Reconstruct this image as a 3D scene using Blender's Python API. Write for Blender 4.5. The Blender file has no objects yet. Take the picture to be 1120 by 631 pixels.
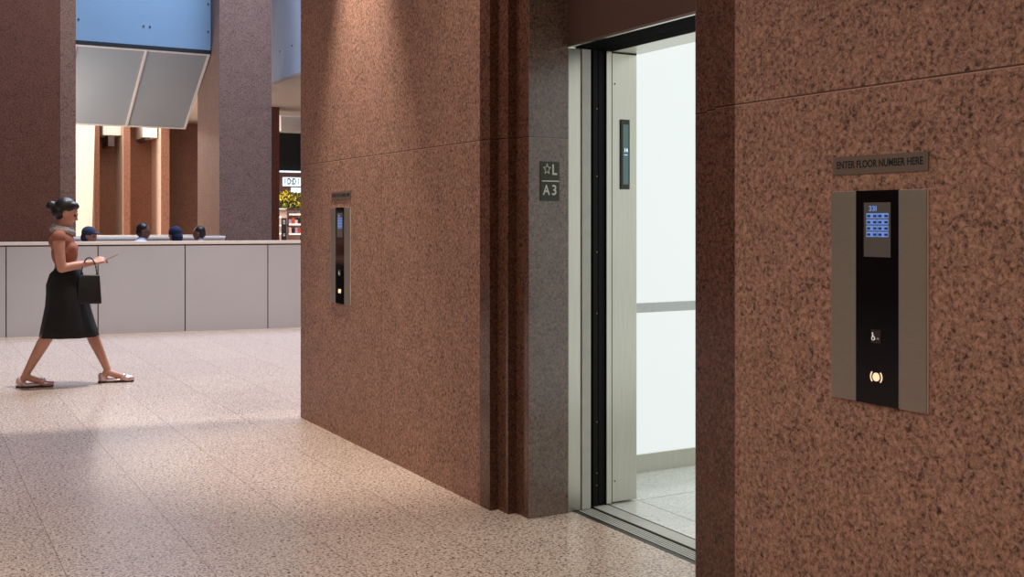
import bpy, bmesh, math, random
from math import sin, cos, pi, radians, sqrt
from mathutils import Vector, Matrix, Quaternion, noise
random.seed(7)
scn = bpy.context.scene
COL = scn.collection

# ------------------------------------------------------------------ materials
def L(r, g, b):
    f = lambda c: ((c/255)/12.92 if c/255 <= .04045 else ((c/255+.055)/1.055)**2.4)
    return (f(r), f(g), f(b), 1)

def nodes(name):
    m = bpy.data.materials.new(name); m.use_nodes = True
    nt = m.node_tree
    return m, nt, nt.nodes['Principled BSDF']

def mat(name, col, rough=.5, metal=0, var=.06, scale=30, bump=0, spec=.5, stretch=None, coat=0):
    m, nt, b = nodes(name)
    tc = nt.nodes.new('ShaderNodeTexCoord'); n = nt.nodes.new('ShaderNodeTexNoise')
    n.inputs['Scale'].default_value = scale; n.inputs['Detail'].default_value = 3
    if stretch:
        mp = nt.nodes.new('ShaderNodeMapping'); mp.inputs['Scale'].default_value = stretch
        nt.links.new(tc.outputs['Object'], mp.inputs[0]); nt.links.new(mp.outputs[0], n.inputs[0])
    else:
        nt.links.new(tc.outputs['Object'], n.inputs[0])
    r = nt.nodes.new('ShaderNodeValToRGB')
    r.color_ramp.elements[0].position = .3; r.color_ramp.elements[1].position = .7
    r.color_ramp.elements[0].color = tuple(c*(1-var) for c in col[:3])+(1,)
    r.color_ramp.elements[1].color = tuple(min(1, c*(1+var)) for c in col[:3])+(1,)
    nt.links.new(n.outputs[0], r.inputs[0]); nt.links.new(r.outputs[0], b.inputs['Base Color'])
    b.inputs['Roughness'].default_value = rough; b.inputs['Metallic'].default_value = metal
    b.inputs['Specular IOR Level'].default_value = spec
    b.inputs['Coat Weight'].default_value = coat
    if bump:
        bp = nt.nodes.new('ShaderNodeBump'); bp.inputs['Strength'].default_value = bump; bp.inputs['Distance'].default_value = .01
        nt.links.new(n.outputs[0], bp.inputs['Height']); nt.links.new(bp.outputs[0], b.inputs['Normal'])
    return m

def glow(name, col, strength, var=0.0, scale=3):
    m, nt, b = nodes(name)
    b.inputs['Base Color'].default_value = col
    b.inputs['Emission Color'].default_value = col
    b.inputs['Emission Strength'].default_value = strength
    b.inputs['Roughness'].default_value = .3
    return m

def granite(name, dark, mid, light, rough, scale, joints_z=(), joint_y=None, joint_top=None, spec=.5, dark_at=.36, fleck=.0, joint_dark=.35):
    """speckled stone with sawn slab joints at given heights (object space)"""
    m, nt, b = nodes(name)
    N, K = nt.nodes.new, nt.links.new
    tc = N('ShaderNodeTexCoord')
    n1 = N('ShaderNodeTexNoise'); n1.inputs['Scale'].default_value = scale; n1.inputs['Detail'].default_value = 6; n1.inputs['Roughness'].default_value = .80
    n1.inputs['Distortion'].default_value = .6
    n2 = N('ShaderNodeTexNoise'); n2.inputs['Scale'].default_value = scale*.13; n2.inputs['Detail'].default_value = 3
    v = N('ShaderNodeTexVoronoi'); v.inputs['Scale'].default_value = scale*1.5
    for n in (n1, n2, v): K(tc.outputs['Object'], n.inputs['Vector'])
    r = N('ShaderNodeValToRGB'); e = r.color_ramp.elements
    e[0].position = dark_at; e[0].color = dark
    e[1].position = .64; e[1].color = light
    x = e.new(dark_at+.10); x.color = mid
    a = N('ShaderNodeMath'); a.operation = 'MULTIPLY_ADD'; a.inputs[1].default_value = .10; a.inputs[2].default_value = -.05
    K(n2.outputs[0], a.inputs[0])
    s = N('ShaderNodeMath'); s.operation = 'ADD'; K(n1.outputs[0], s.inputs[0]); K(a.outputs[0], s.inputs[1])
    c2 = N('ShaderNodeMath'); c2.operation = 'MULTIPLY_ADD'; c2.inputs[1].default_value = .10
    K(v.outputs['Color'], c2.inputs[0]); K(s.outputs[0], c2.inputs[2])
    c3 = N('ShaderNodeMath'); c3.operation = 'SUBTRACT'; c3.inputs[1].default_value = .05; K(c2.outputs[0], c3.inputs[0])
    K(c3.outputs[0], r.inputs[0])
    out = r.outputs[0]
    sep = N('ShaderNodeSeparateXYZ'); K(tc.outputs['Object'], sep.inputs[0])
    def line(sock, val, w):
        p = N('ShaderNodeMath'); p.operation = 'SUBTRACT'; p.inputs[1].default_value = val; K(sock, p.inputs[0])
        q = N('ShaderNodeMath'); q.operation = 'ABSOLUTE'; K(p.outputs[0], q.inputs[0])
        t = N('ShaderNodeMath'); t.operation = 'LESS_THAN'; t.inputs[1].default_value = w; K(q.outputs[0], t.inputs[0])
        return t.outputs[0]
    def over(base, mask, colour):
        mx = N('ShaderNodeMix'); mx.data_type = 'RGBA'
        K(mask, mx.inputs[0]); K(base, mx.inputs[6]); mx.inputs[7].default_value = colour
        return mx.outputs[2]
    dk = tuple(c*joint_dark for c in mid[:3])+(1,)
    lt = tuple(min(1, c*1.12) for c in light[:3])+(1,)
    for z in joints_z:
        out = over(out, line(sep.outputs[2], z-.0040, .0012), lt)  # pale line paints a bevel highlight below the joint
        out = over(out, line(sep.outputs[2], z, .0026), dk)
    if joint_y is not None:
        ms = line(sep.outputs[1], joint_y, .0025)
        t = N('ShaderNodeMath'); t.operation = 'LESS_THAN'; t.inputs[1].default_value = joint_top; K(sep.outputs[2], t.inputs[0])
        mm = N('ShaderNodeMath'); mm.operation = 'MULTIPLY'; K(ms, mm.inputs[0]); K(t.outputs[0], mm.inputs[1])
        out = over(out, mm.outputs[0], dk)
    K(out, b.inputs['Base Color'])
    b.inputs['Roughness'].default_value = rough
    b.inputs['Specular IOR Level'].default_value = spec
    return m

FL = dict(dark=L(62,47,40), mid=L(140,105,89), light=L(194,150,129))
M = {}
M['flamed'] = granite('flamed red granite', **FL, rough=.62, scale=62, joints_z=(1.798,), joint_y=5.96, joint_top=1.798, spec=.25)
M['flamed_near'] = granite('flamed red granite slab', **FL, rough=.62, scale=62, joints_z=(1.798,), spec=.25)
M['polished'] = granite('polished red granite', L(34,20,15), L(84,54,42), L(120,84,68), .15, 80, joints_z=(1.798,), spec=.5)
M['sheen_tinted'] = granite('honed granite reveal', L(52,40,34), L(104,84,73), L(138,116,103), .22, 80, joints_z=(1.798,), spec=.8)  # polished granite made paler: reflected car light is put into the colour
M['column'] = granite('brown granite cladding', L(70,50,42), L(112,86,76), L(142,112,100), .5, 40, joints_z=(1.9, 3.55, 5.3), spec=.3)
M['column_warm'] = granite('warm brown granite cladding', L(72,48,36), L(122,88,70), L(150,112,92), .5, 40, joints_z=(1.9, 3.55, 5.3), spec=.3)
M['column_dark'] = granite('dark polished granite cladding', L(50,27,18), L(98,58,42), L(122,78,60), .35, 40, joints_z=(1.9, 3.55, 5.3), spec=.4)
M['redwall'] = granite('red stone courses', L(108,70,52), L(136,92,72), L(150,106,84), .6, 24, joints_z=(1.25,1.95,2.65,3.35,4.05), spec=.3, joint_dark=.6)
M['fin'] = granite('skylit pale stone fin', L(196,160,138), L(216,184,162), L(226,198,178), .6, 16, joints_z=(1.95,3.35), spec=.3, joint_dark=.75)  # skylight on the fins' sides is put into this pale colour
M['cabfloor'] = granite('pale car floor granite', L(164,164,160), L(214,216,211), L(236,237,232), .14, 75, spec=.5, dark_at=.34)

def floor_mat():
    m, nt, b = nodes('speckled beige terrazzo granite')
    N, K = nt.nodes.new, nt.links.new
    tc = N('ShaderNodeTexCoord')
    n1 = N('ShaderNodeTexNoise'); n1.inputs['Scale'].default_value = 88; n1.inputs['Detail'].default_value = 3; n1.inputs['Roughness'].default_value = .6
    n1.inputs['Distortion'].default_value = .8
    n2 = N('ShaderNodeTexNoise'); n2.inputs['Scale'].default_value = 1.6; n2.inputs['Detail'].default_value = 3
    for n in (n1, n2): K(tc.outputs['Object'], n.inputs['Vector'])
    r = N('ShaderNodeValToRGB'); e = r.color_ramp.elements
    e[0].position = .38; e[0].color = L(82,64,55)
    e[1].position = .62; e[1].color = L(228,209,193)
    x = e.new(.455); x.color = L(195,172,156)
    K(n1.outputs[0], r.inputs[0])
    br = N('ShaderNodeTexBrick'); br.offset = 0; br.squash = 1
    mp = N('ShaderNodeMapping'); mp.inputs['Location'].default_value = (-.045, -.425, 0)
    K(tc.outputs['Object'], mp.inputs[0]); K(mp.outputs[0], br.inputs['Vector'])
    br.inputs['Scale'].default_value = 1; br.inputs['Mortar Size'].default_value = .0024
    br.inputs['Mortar Smooth'].default_value = 0; br.inputs['Brick Width'].default_value = .515; br.inputs['Row Height'].default_value = 1.057
    br.inputs['Color1'].default_value = (1.0,1.0,1.0,1); br.inputs['Color2'].default_value = (.93,.93,.94,1); br.inputs['Mortar'].default_value = (.62,.57,.53,1)
    mx = N('ShaderNodeMix'); mx.data_type = 'RGBA'; mx.blend_type = 'MULTIPLY'; mx.inputs[0].default_value = 1
    K(r.outputs[0], mx.inputs[6]); K(br.outputs[0], mx.inputs[7]); K(mx.outputs[2], b.inputs['Base Color'])
    b.inputs['Roughness'].default_value = .25; b.inputs['Specular IOR Level'].default_value = .5
    return m
M['floor'] = floor_mat()
M['steel'] = mat('brushed stainless steel', L(196,192,180), .3, 1, .05, 8, stretch=(20,20,.6))
M['steel_dark'] = mat('brushed nickel', L(156,148,136), .42, .7, .05, 40, stretch=(1,1,14))
M['plate'] = mat('engraved bronze plate', L(116,100,88), .45, .2, .05, 60, stretch=(1,1,10))
M['edge'] = mat('pale edge highlight', L(226,206,192), .3, .0, .03)  # bright highlight along the keypad edge, painted as a pale colour
M['bronze'] = mat('dark bronze panel', L(102,78,68), .28, .3, .04, 2)
M['black'] = mat('matte black rubber', L(10,9,8), .6, 0, .1, spec=.2)
M['blackglass'] = mat('black glass', L(6,4,4), .1, 0, .1, spec=.3)
M['soffitblack'] = mat('flat black soffit', L(8,8,7), .95, 0, .1, spec=.05)
M['slot'] = mat('black shadow gap filler', L(9,8,7), .8, 0, .1)
M['aluminium'] = mat('ribbed aluminium', L(196,197,190), .5, 0, .05, 20)
M['cabglow'] = glow('backlit white glass', (.91,.97,.95,1), .82)
M['cabglow'].node_tree.nodes['Principled BSDF'].inputs['Base Color'].default_value = (.12,.13,.13,1)
M['cabwhite'] = mat('white car lining', L(232,236,232), .35, 0, .02)
M['satin'] = mat('satin steel strip', L(196,196,194), .45, .5, .03)
M['railglass'] = mat('white back painted glass', L(186,182,183), .12, 0, .02, 1.5, spec=.5)
M['cap'] = mat('satin champagne metal', L(236,222,212), .35, .1, .04)
M['cap_dark'] = mat('dark metal groove', L(86,72,68), .4, .6, .04)
M['blueglass'] = mat('sky reflection blue glass', L(126,152,174), .12, 0, .05, .6, spec=.5)  # blue of the reflected sky is put into the glass colour
M['paleblue'] = mat('pale blue glass panel', L(218,226,240), .12, 0, .05, .6, spec=.5)
M['soffitglass'] = mat('grey glass soffit panel', L(160,170,177), .25, 0, .04, .5)
M['cream'] = mat('cream plaster', L(196,182,168), .7, 0, .03)
M['ceil'] = mat('off white ceiling', L(190,172,158), .8, 0, .02)
M['wallbeige'] = mat('beige lobby wall', L(128,98,84), .6, 0, .04)
M['white'] = mat('white satin paint', L(236,228,220), .4, 0, .02)
M['pink_stone'] = mat('pale stone ledge', L(214,196,184), .5, 0, .03)
M['skin'] = mat('light brown skin', L(192,138,114), .5, 0, .06, 12)
M['skin_dark'] = mat('brown skin', L(120,74,54), .5, 0, .06, 12)
M['hair'] = mat('black hair', L(22,16,14), .45, 0, .3, 60, bump=.4, stretch=(1,1,.15))
M['dress'] = mat('black cloth', L(13,11,11), .85, 0, .2, 40)
M['top'] = mat('rust knit', L(150,90,70), .8, 0, .06, 50)
M['scarf'] = mat('grey white scarf cloth', L(150,142,138), .9, 0, .4, 20, stretch=(1,1,8))
M['shoe'] = mat('pinkish silver leather', L(214,186,180), .25, .35, .06)
M['sole'] = mat('dark brown sole', L(50,34,30), .6)
M['phoneback'] = mat('pale phone casing', L(206,170,152), .3)
M['leather'] = mat('black leather', L(12,11,11), .45, 0, .15, 30, bump=.2)
M['navy'] = mat('navy cloth', L(28,34,66), .85, 0, .2, 30)
M['bluegrey'] = mat('blue grey cloth', L(52,58,80), .85, 0, .25, 30)
M['shirt'] = mat('pale lilac shirt cotton', L(206,206,226), .8, 0, .04)
M['greyshirt'] = mat('grey cotton', L(150,146,150), .85, 0, .06)
M['trouser'] = mat('charcoal trousers', L(40,40,46), .85, 0, .1)
M['wood'] = mat('oak seat', L(150,110,78), .5, 0, .12, 10, stretch=(1,8,8))
M['leaf'] = mat('dark green leaf', L(44,58,24), .5, 0, .4, 12)
M['flower'] = mat('yellow petals', L(214,186,60), .6, 0, .2, 12)
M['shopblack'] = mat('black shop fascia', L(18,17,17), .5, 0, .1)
M['shoppink'] = mat('pale pink lacquer', L(226,188,172), .4, 0, .03)
M['shopbrown'] = mat('brown shop panel', L(124,88,72), .5, 0, .05)
M['red'] = mat('red packaging', L(206,72,50), .5)
M['violet'] = mat('lilac packaging', L(178,150,170), .5)
M['charcoal'] = mat('charcoal carton', L(34,30,40), .5)
M['signgrey'] = mat('charcoal sign face', L(58,56,50), .45, .2, .05)
M['letter'] = mat('pale sign lettering', L(226,226,212), .5)
M['ink'] = mat('black engraved ink', L(12,9,8), .6)
M['screen'] = glow('grey lit screen', L(66,60,54), .55)
M['screen_line'] = glow('blue screen glow', L(104,138,205), .62)
M['screen_dark'] = glow('navy screen glow', L(30,44,92), .6)
M['teal_screen'] = glow('teal screen', L(72,98,96), .55)
M['screen_text'] = glow('white screen text', L(190,215,255), 1.1)
M['button_glow'] = glow('lit button', L(250,216,176), .85)
M['icon'] = glow('white icon', L(205,200,192), .8)
M['iconplate'] = mat('dark grey key', L(44,40,38), .3)
M['shelfglow'] = glow('lit shelf edge', (1,.82,.72,1), 1.6)
M['signglow'] = glow('backlit sign face', (.72,.88,1,1), 1.1)
M['lampglow'] = glow('downlight lens', (1,.84,.66,1), 3)

# ------------------------------------------------------------------ object helpers
def tag(o, label=None, cat=None, group=None, kind=None):
    if label: o['label'] = label
    if cat: o['category'] = cat
    if group: o['group'] = group
    if kind: o['kind'] = kind
    return o

def thing(name, loc, label, cat, group=None, rz=0):
    o = bpy.data.objects.new(name, None); COL.objects.link(o)
    o.location = loc; o.rotation_euler = (0,0,rz); o.empty_display_size = .1
    return tag(o, label, cat, group)

def origin(p):
    v = Vector((0,0,0))
    while p is not None: v += Vector(p.location); p = p.parent
    return v

def build(name, bm, m, parent=None, smooth=False, bevel=0, label=None, world=True):
    """link a bmesh (world coordinates unless world=False) as one mesh object"""
    if bevel:
        bmesh.ops.bevel(bm, geom=[e for e in bm.edges if len(e.link_faces)==2 and e.calc_face_angle(0) > .6], offset=bevel, segments=2, profile=.7, affect='EDGES', clamp_overlap=True)
    if world and parent is not None:
        bmesh.ops.translate(bm, verts=bm.verts, vec=-origin(parent))
    me = bpy.data.meshes.new(name); bm.to_mesh(me); bm.free()
    ms = m if isinstance(m, (list, tuple)) else [m]
    for k in ms: me.materials.append(k)
    if smooth:
        for p in me.polygons: p.use_smooth = True
    o = bpy.data.objects.new(name, me); COL.objects.link(o)
    if parent is not None: o.parent = parent
    if label: o['label'] = label
    return o

def B(): return bmesh.new()

def box(bm, x0, x1, y0, y1, z0, z1, mi=0):
    r = bmesh.ops.create_cube(bm, size=1)
    for v in r['verts']:
        v.co = Vector(((x0+x1)/2+v.co.x*(x1-x0), (y0+y1)/2+v.co.y*(y1-y0), (z0+z1)/2+v.co.z*(z1-z0)))
    if mi:
        for f in {f for v in r['verts'] for f in v.link_faces}: f.material_index = mi
    return bm

def prism(bm, pts, z0, z1):
    a = sum(pts[i][0]*pts[(i+1)%len(pts)][1]-pts[(i+1)%len(pts)][0]*pts[i][1] for i in range(len(pts)))
    if a < 0: pts = pts[::-1]
    lo = [bm.verts.new((x,y,z0)) for x,y in pts]; hi = [bm.verts.new((x,y,z1)) for x,y in pts]
    bm.faces.new(lo[::-1]); bm.faces.new(hi)
    n = len(pts)
    for i in range(n): bm.faces.new((lo[i], lo[(i+1)%n], hi[(i+1)%n], hi[i]))
    return bm

def slabpoly(bm, pts, thick):
    """closed solid from a planar 3-D polygon pushed along `thick`"""
    a = [bm.verts.new(p) for p in pts]; b = [bm.verts.new(Vector(p)+Vector(thick)) for p in pts]
    bm.faces.new(a); bm.faces.new(b[::-1]); n = len(pts)
    for i in range(n): bm.faces.new((a[(i+1)%n], a[i], b[i], b[(i+1)%n]))
    bmesh.ops.recalc_face_normals(bm, faces=bm.faces)
    return bm

def tube(bm, p0, p1, r0, r1=None, seg=16, caps=True):
    r1 = r0 if r1 is None else r1
    p0, p1 = Vector(p0), Vector(p1); d = p1-p0; q = d.to_track_quat('Z','Y')
    A, C = [], []
    for i in range(seg):
        a = 2*pi*i/seg; u = q @ Vector((cos(a), sin(a), 0))
        A.append(bm.verts.new(p0+u*r0)); C.append(bm.verts.new(p1+u*r1))
    for i in range(seg): bm.faces.new((A[i], A[(i+1)%seg], C[(i+1)%seg], C[i]))
    if caps: bm.faces.new(A[::-1]); bm.faces.new(C)
    return bm

def ball(bm, c, rad, rot=None, u=16, v=12):
    r = bmesh.ops.create_uvsphere(bm, u_segments=u, v_segments=v, radius=1)
    rad = (rad,)*3 if isinstance(rad, (int, float)) else rad
    for w in r['verts']:
        p = Vector((w.co.x*rad[0], w.co.y*rad[1], w.co.z*rad[2]))
        if rot: p.rotate(rot)
        w.co = p+Vector(c)
    return bm

def cap(bm, p0, r0, p1, r1, flat=None):
    """tapered round-ended limb"""
    n = 6; p0, p1 = Vector(p0), Vector(p1)
    ball(bm, p0, r0, u=12, v=8); ball(bm, p1, r1, u=12, v=8)
    tube(bm, p0, p1, r0, r1, 12)
    return bm

def chain(bm, pts):
    for (a, ra), (b, rb) in zip(pts, pts[1:]): cap(bm, a, ra, b, rb)

def fuse(name, bm, m, parent, voxel=.008, smooth_it=4, world=False):
    """one continuous skin over overlapping volumes (remesh), frozen to a plain mesh"""
    o = build(name, bm, m, None, world=False)
    r = o.modifiers.new('r', 'REMESH'); r.mode = 'VOXEL'; r.voxel_size = voxel; r.use_smooth_shade = True
    s = o.modifiers.new('s', 'SMOOTH'); s.iterations = smooth_it; s.factor = .5
    dg = bpy.context.evaluated_depsgraph_get(); dg.update()
    me = bpy.data.meshes.new_from_object(o.evaluated_get(dg))
    old = o.data; o.modifiers.clear(); o.data = me; bpy.data.meshes.remove(old)
    me.materials.clear(); me.materials.append(m)
    for p in me.polygons: p.use_smooth = True
    o.parent = parent
    return o

def text_bm(body, size, depth, frame, centre, sx=1.0, bold=0.0, spacing=1.0, align='CENTER'):
    """lettering as a bmesh; frame=(right, up, out) world vectors"""
    cu = bpy.data.curves.new('t', 'FONT'); cu.body = body; cu.size = size; cu.extrude = depth
    cu.align_x = align; cu.align_y = 'CENTER'; cu.offset = bold; cu.space_character = spacing; cu.resolution_u = 4
    o = bpy.data.objects.new('t', cu); COL.objects.link(o)
    dg = bpy.context.evaluated_depsgraph_get(); dg.update()
    me = bpy.data.meshes.new_from_object(o.evaluated_get(dg))
    bm = B(); bm.from_mesh(me)
    bpy.data.objects.remove(o); bpy.data.curves.remove(cu); bpy.data.meshes.remove(me)
    R, U, O = [Vector(v) for v in frame]
    for v in bm.verts: v.co = Vector(centre)+R*v.co.x*sx+U*v.co.y+O*v.co.z
    return bm

def kids(o): return list(o.children)
def copy_tree(o, parent=None):
    c = o.copy(); COL.objects.link(c)
    if parent is not None: c.parent = parent
    for k in kids(o): copy_tree(k, c)
    return c

# camera model of the photograph, used only to look places up while laying out
CA, SA, F, HOR, HC = .8711, .4911, 1180., 242., 1.4
def at(px, t=None, X=None, Y=None):
    s = (px-560)/F
    dx, dy = SA+CA*s, CA-SA*s
    if X is not None: t = X/dx
    if Y is not None: t = Y/dy
    return dx*t, dy*t, t
def zz(py, t): return HC-(py-HOR)/F*t

# ------------------------------------------------------------------ room shell
XW = 2.47; JT = 1.798; CEIL = 4.2
def structure(name, bm, m, label=None):
    o = build(name, bm, m); o['kind'] = 'structure'
    if label: o['label'] = label
    return o
bm = B(); box(bm, -9, 16, -4, 38, -.12, 0)
structure('floor', bm, M['floor'])

JW = [(2.47,4.703),(2.47,4.60),(2.515,4.60),(2.515,4.50),(2.56,4.50),(2.56,4.386),(2.78,4.386),(2.78,4.703)]
structure('wall_right', prism(B(), [(2.47,4.703),(2.78,4.703),(2.78,5.05),(6.2,5.05),(6.2,7.456),(2.47,7.456)], 0, CEIL), M['flamed'])
mir = lambda y: 7.536-y
structure('wall_near', box(B(), 2.47, 6.2, -4, 2.45, 0, CEIL), M['flamed_near'])
bm = box(B(), 2.47, 2.78, 2.45, mir(4.703), 0, CEIL)
structure('wall_right_return', bm, M['flamed_near'])
t1 = prism(B(), JW, 0, CEIL)
structure('trim_1', t1, M['polished'])
structure('trim_2', prism(B(), [(x, mir(y)) for x, y in JW], 0, CEIL), M['polished'])
structure('trim_3', box(B(), 2.561, 2.7795, 4.380, 4.386, 0, CEIL), M['sheen_tinted'])
structure('trim_4', box(B(), 2.561, 2.7795, mir(4.386), mir(4.380), 0, CEIL), M['sheen_tinted'])
# hall ceiling ends at the atrium edge
structure('ceiling', prism(B(), [(-9,-4),(16,-4),(16,5.72),(-9,10.72)], CEIL, CEIL+.3), M['ceil'])
structure('wall_back', box(B(), -9, 16, -4.2, -4, 0, CEIL), M['wallbeige'])
structure('wall_left', box(B(), -9.2, -9, -4.2, 38, 0, 12), M['wallbeige'])

# ------------------------------------------------------------------ lift entrance
Y1 = 4.386; Y0 = mir(Y1); HD = 2.236
ent = thing('elevator_entrance', (2.85, 3.768, 0), 'dark bronze header over steel-lined lift opening between red granite jambs', 'elevator doorway')
bm = box(B(), 2.7796, 2.93, Y0-.0, Y1+.0, HD+.012, CEIL); build('header_panel', bm, M['bronze'], ent)
build('soffit', box(B(), 2.796, 2.964, Y0, Y1, HD+.002, HD+.0115), M['soffitblack'], ent, label='black underside of the header')
bm = box(B(), 2.778, 2.795, Y0, Y1, HD, HD+.011); build('header_edge_strip', bm, M['steel'], ent, label='thin bright steel edge strip')
for s in (0, 1):
    f = (lambda y: y) if s == 0 else mir
    def yb(bm, x0, x1, a, b, z0, z1): return box(bm, x0, x1, min(f(a), f(b)), max(f(a), f(b)), z0, z1)
    jp = build('jamb_panel', yb(B(), 2.783, 2.853, Y1, Y1+.10, .004, HD-.001), M['steel'], ent, bevel=.002)
    jp2 = build('jamb_panel', yb(B(), 2.862, 2.912, Y1-.002, Y1+.10, .004, HD-.001), M['aluminium'], ent, bevel=.002)
    build('jamb_backing', yb(B(), 2.781, 2.914, Y1+.02, Y1+.25, 0, HD), M['slot'], ent)
# landing doors slid open into their pockets: dark leading edges
for s in (0, 1):
    f = (lambda y: y) if s == 0 else mir
    def yb(bm, x0, x1, a, b, z0, z1): return box(bm, x0, x1, min(f(a), f(b)), max(f(a), f(b)), z0, z1)
    d = build('sliding_door', yb(B(), 2.924, 2.962, Y1+.012, Y1+.55, .012, HD+.03), M['black'], ent)
    build('rubber_edge', yb(B(), 2.930, 2.956, Y1+.004, Y1+.0125, .012, HD+.03), M['black'], d)
    for z in (.11, .17, .42, .95, 1.25, 1.62, 1.95):
        build('screw', tube(B(), (2.95, f(Y1+.0045), z), (2.95, f(Y1-.000), z), .0028, seg=10), M['steel_dark'], d)
# sills
sl = B()
box(sl, 2.842, 2.916, Y0, Y1, -.02, .002)
sill = build('sill', sl, M['aluminium'], ent, label='ribbed aluminium sill')
for k in range(4):
    x = 2.8555+k*.0160
    build('groove', box(B(), x-.0011, x+.0011, Y0, Y1, .0015, .0032), M['slot'], sill)
build('sill_edge', box(B(), 2.836, 2.842, Y0, Y1, -.02, .0022), M['slot'], ent)
build('sill_frame', box(B(), 2.812, 2.836, Y0, Y1, -.02, .0012), M['signgrey'], ent)
build('running_gap', box(B(), 2.916, 2.939, Y0-.1, Y1+.1, -.02, .0015), M['slot'], ent)

# lift car
CX0, CX1, CY1 = 3.047, 4.95, 4.872
CY0 = mir(CY1); CZ = 2.62
car = thing('elevator_car', (4.0, 3.768, 0), 'bright white backlit lift car behind the open doors', 'elevator car')
build('floor_panel', box(B(), 3.03, CX1, CY0, CY1, -.02, .003), M['cabfloor'], car, label='pale speckled granite floor')
build('car_sill', box(B(), 2.939, 3.022, Y0-.02, Y1+.02, -.02, .0035), M['aluminium'], car)
build('sill_joint', box(B(), 3.022, 3.03, Y0-.02, Y1+.02, -.02, .0038), M['slot'], car)
for k in range(1):
    build('floor_joint', box(B(), 3.03, CX1, 4.395, 4.3975, .0028, .0034), M['signgrey'], car)
    build('floor_joint', box(B(), 3.205, 3.2075, CY0, CY1, .0028, .0034), M['signgrey'], car)
def side_wall(Yw, sgn):
    y = lambda a: Yw+sgn*a
    def yb(x0, x1, a, b, z0, z1): return box(B(), x0, x1, min(y(a), y(b)), max(y(a), y(b)), z0, z1)
    w = build('side_wall_panel', yb(CX0+.0, CX1, 0, .03, .106, .89), M['cabglow'], car, label='backlit white glass panel')
    build('side_wall_panel', yb(CX0, CX1, 0, .03, .946, CZ), M['cabglow'], car, label='backlit white glass panel')
    build('handrail_strip', yb(CX0, CX1, -.004, .03, .892, .944), M['satin'], car, label='satin steel strip')
    build('skirting', yb(CX0, CX1, -.006, .03, .003, .104), M['steel'], car, label='brushed steel skirting')
side_wall(CY1, 1); side_wall(CY0, -1)
build('rear_wall_panel', box(B(), CX1, CX1+.03, CY0, CY1, .106, .89), M['cabglow'], car)
build('rear_wall_panel', box(B(), CX1, CX1+.03, CY0, CY1, .946, CZ), M['cabglow'], car)
build('handrail_strip', box(B(), CX1-.004, CX1+.03, CY0, CY1, .892, .944), M['satin'], car)
build('skirting', box(B(), CX1-.006, CX1+.03, CY0, CY1, .003, .104), M['steel'], car)
build('ceiling_panel', box(B(), CX0, CX1, CY0, CY1, CZ, CZ+.05), M['cabwhite'], car)
for s in (0, 1):
    f = (lambda y: y) if s == 0 else mir
    def yb(bm, x0, x1, a, b, z0, z1): return box(bm, x0, x1, min(f(a), f(b)), max(f(a), f(b)), z0, z1)
    ret = build('front_return_panel', yb(B(), 3.049, 3.197, Y1+.014, CY1-.001, .012, HD+.06), M['steel'], car, bevel=.002)
    build('return_edge_strip', yb(B(), 3.012, 3.041, Y1+.008, Y1+.2, .010, HD+.04), M['steel'], car)
    build('door_gap', yb(B(), 3.040, 3.050, Y1+.03, Y1+.3, .012, HD+.05), M['slot'], car)
    build('car_door', yb(B(), 2.972, 3.010, Y1+.02, Y1+.55, .012, HD+.04), M['black'], car)
    for z in (.115, 2.08):
        build('fixing_hole', tube(B(), (3.064, f(Y1+.0145), z), (3.064, f(Y1+.0125), z), .004, seg=12), M['slot'], ret)
    if s == 0:
        sc = build('floor_display', yb(B(), 3.0975, 3.149, Y1+.006, Y1+.016, 1.559, 1.905), M['signgrey'], ret, label='narrow teal floor display')
        build('screen', yb(B(), 3.107, 3.139, Y1+.004, Y1+.008, 1.583, 1.880), M['teal_screen'], sc) if False else None
        build('display_screen', yb(B(), 3.108, 3.140, Y1+.004, Y1+.0075, 1.583, 1.880), M['teal_screen'], car, label='teal lit screen')
        FR = ((1,0,0),(0,0,1),(0,-1,0))
        build('display_text', text_bm('14', .026, .0004, FR, (3.124, Y1+.0034, 1.752), sx=.9, bold=.0008), M['screen_text'], car)
        build('display_mark', yb(B(), 3.114, 3.134, Y1+.0030, Y1+.0042, 1.728, 1.731), M['screen_text'], car)
# car transom above the opening (bottom at the same height as the landing header)
build('transom_panel', box(B(), 3.045, 3.213, Y0-.02, Y1+.014, HD, CZ), M['steel'], car, bevel=.002)
build('transom_shadow_gap', box(B(), 3.05, 3.196, Y1+.0125, Y1+.0145, HD-.006, HD+.0), M['slot'], car)
build('door_track_cover', box(B(), 2.968, 3.044, Y0+.0, Y1+.018, HD+.002, HD+.028), M['soffitblack'], car)
# shaft around the car so no outside light leaks in
structure('wall_shaft', prism(B(), [(2.79,5.049),(6.1,5.049),(6.1,2.46),(2.79,2.46),(2.79,2.52),(6.04,2.52),(6.04,4.99),(2.79,4.99)], 0, 3.0), M['slot'])
structure('ceiling_shaft', box(B(), 2.94, 6.1, 2.46, 5.049, 3.0, 3.1), M['slot'])

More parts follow.
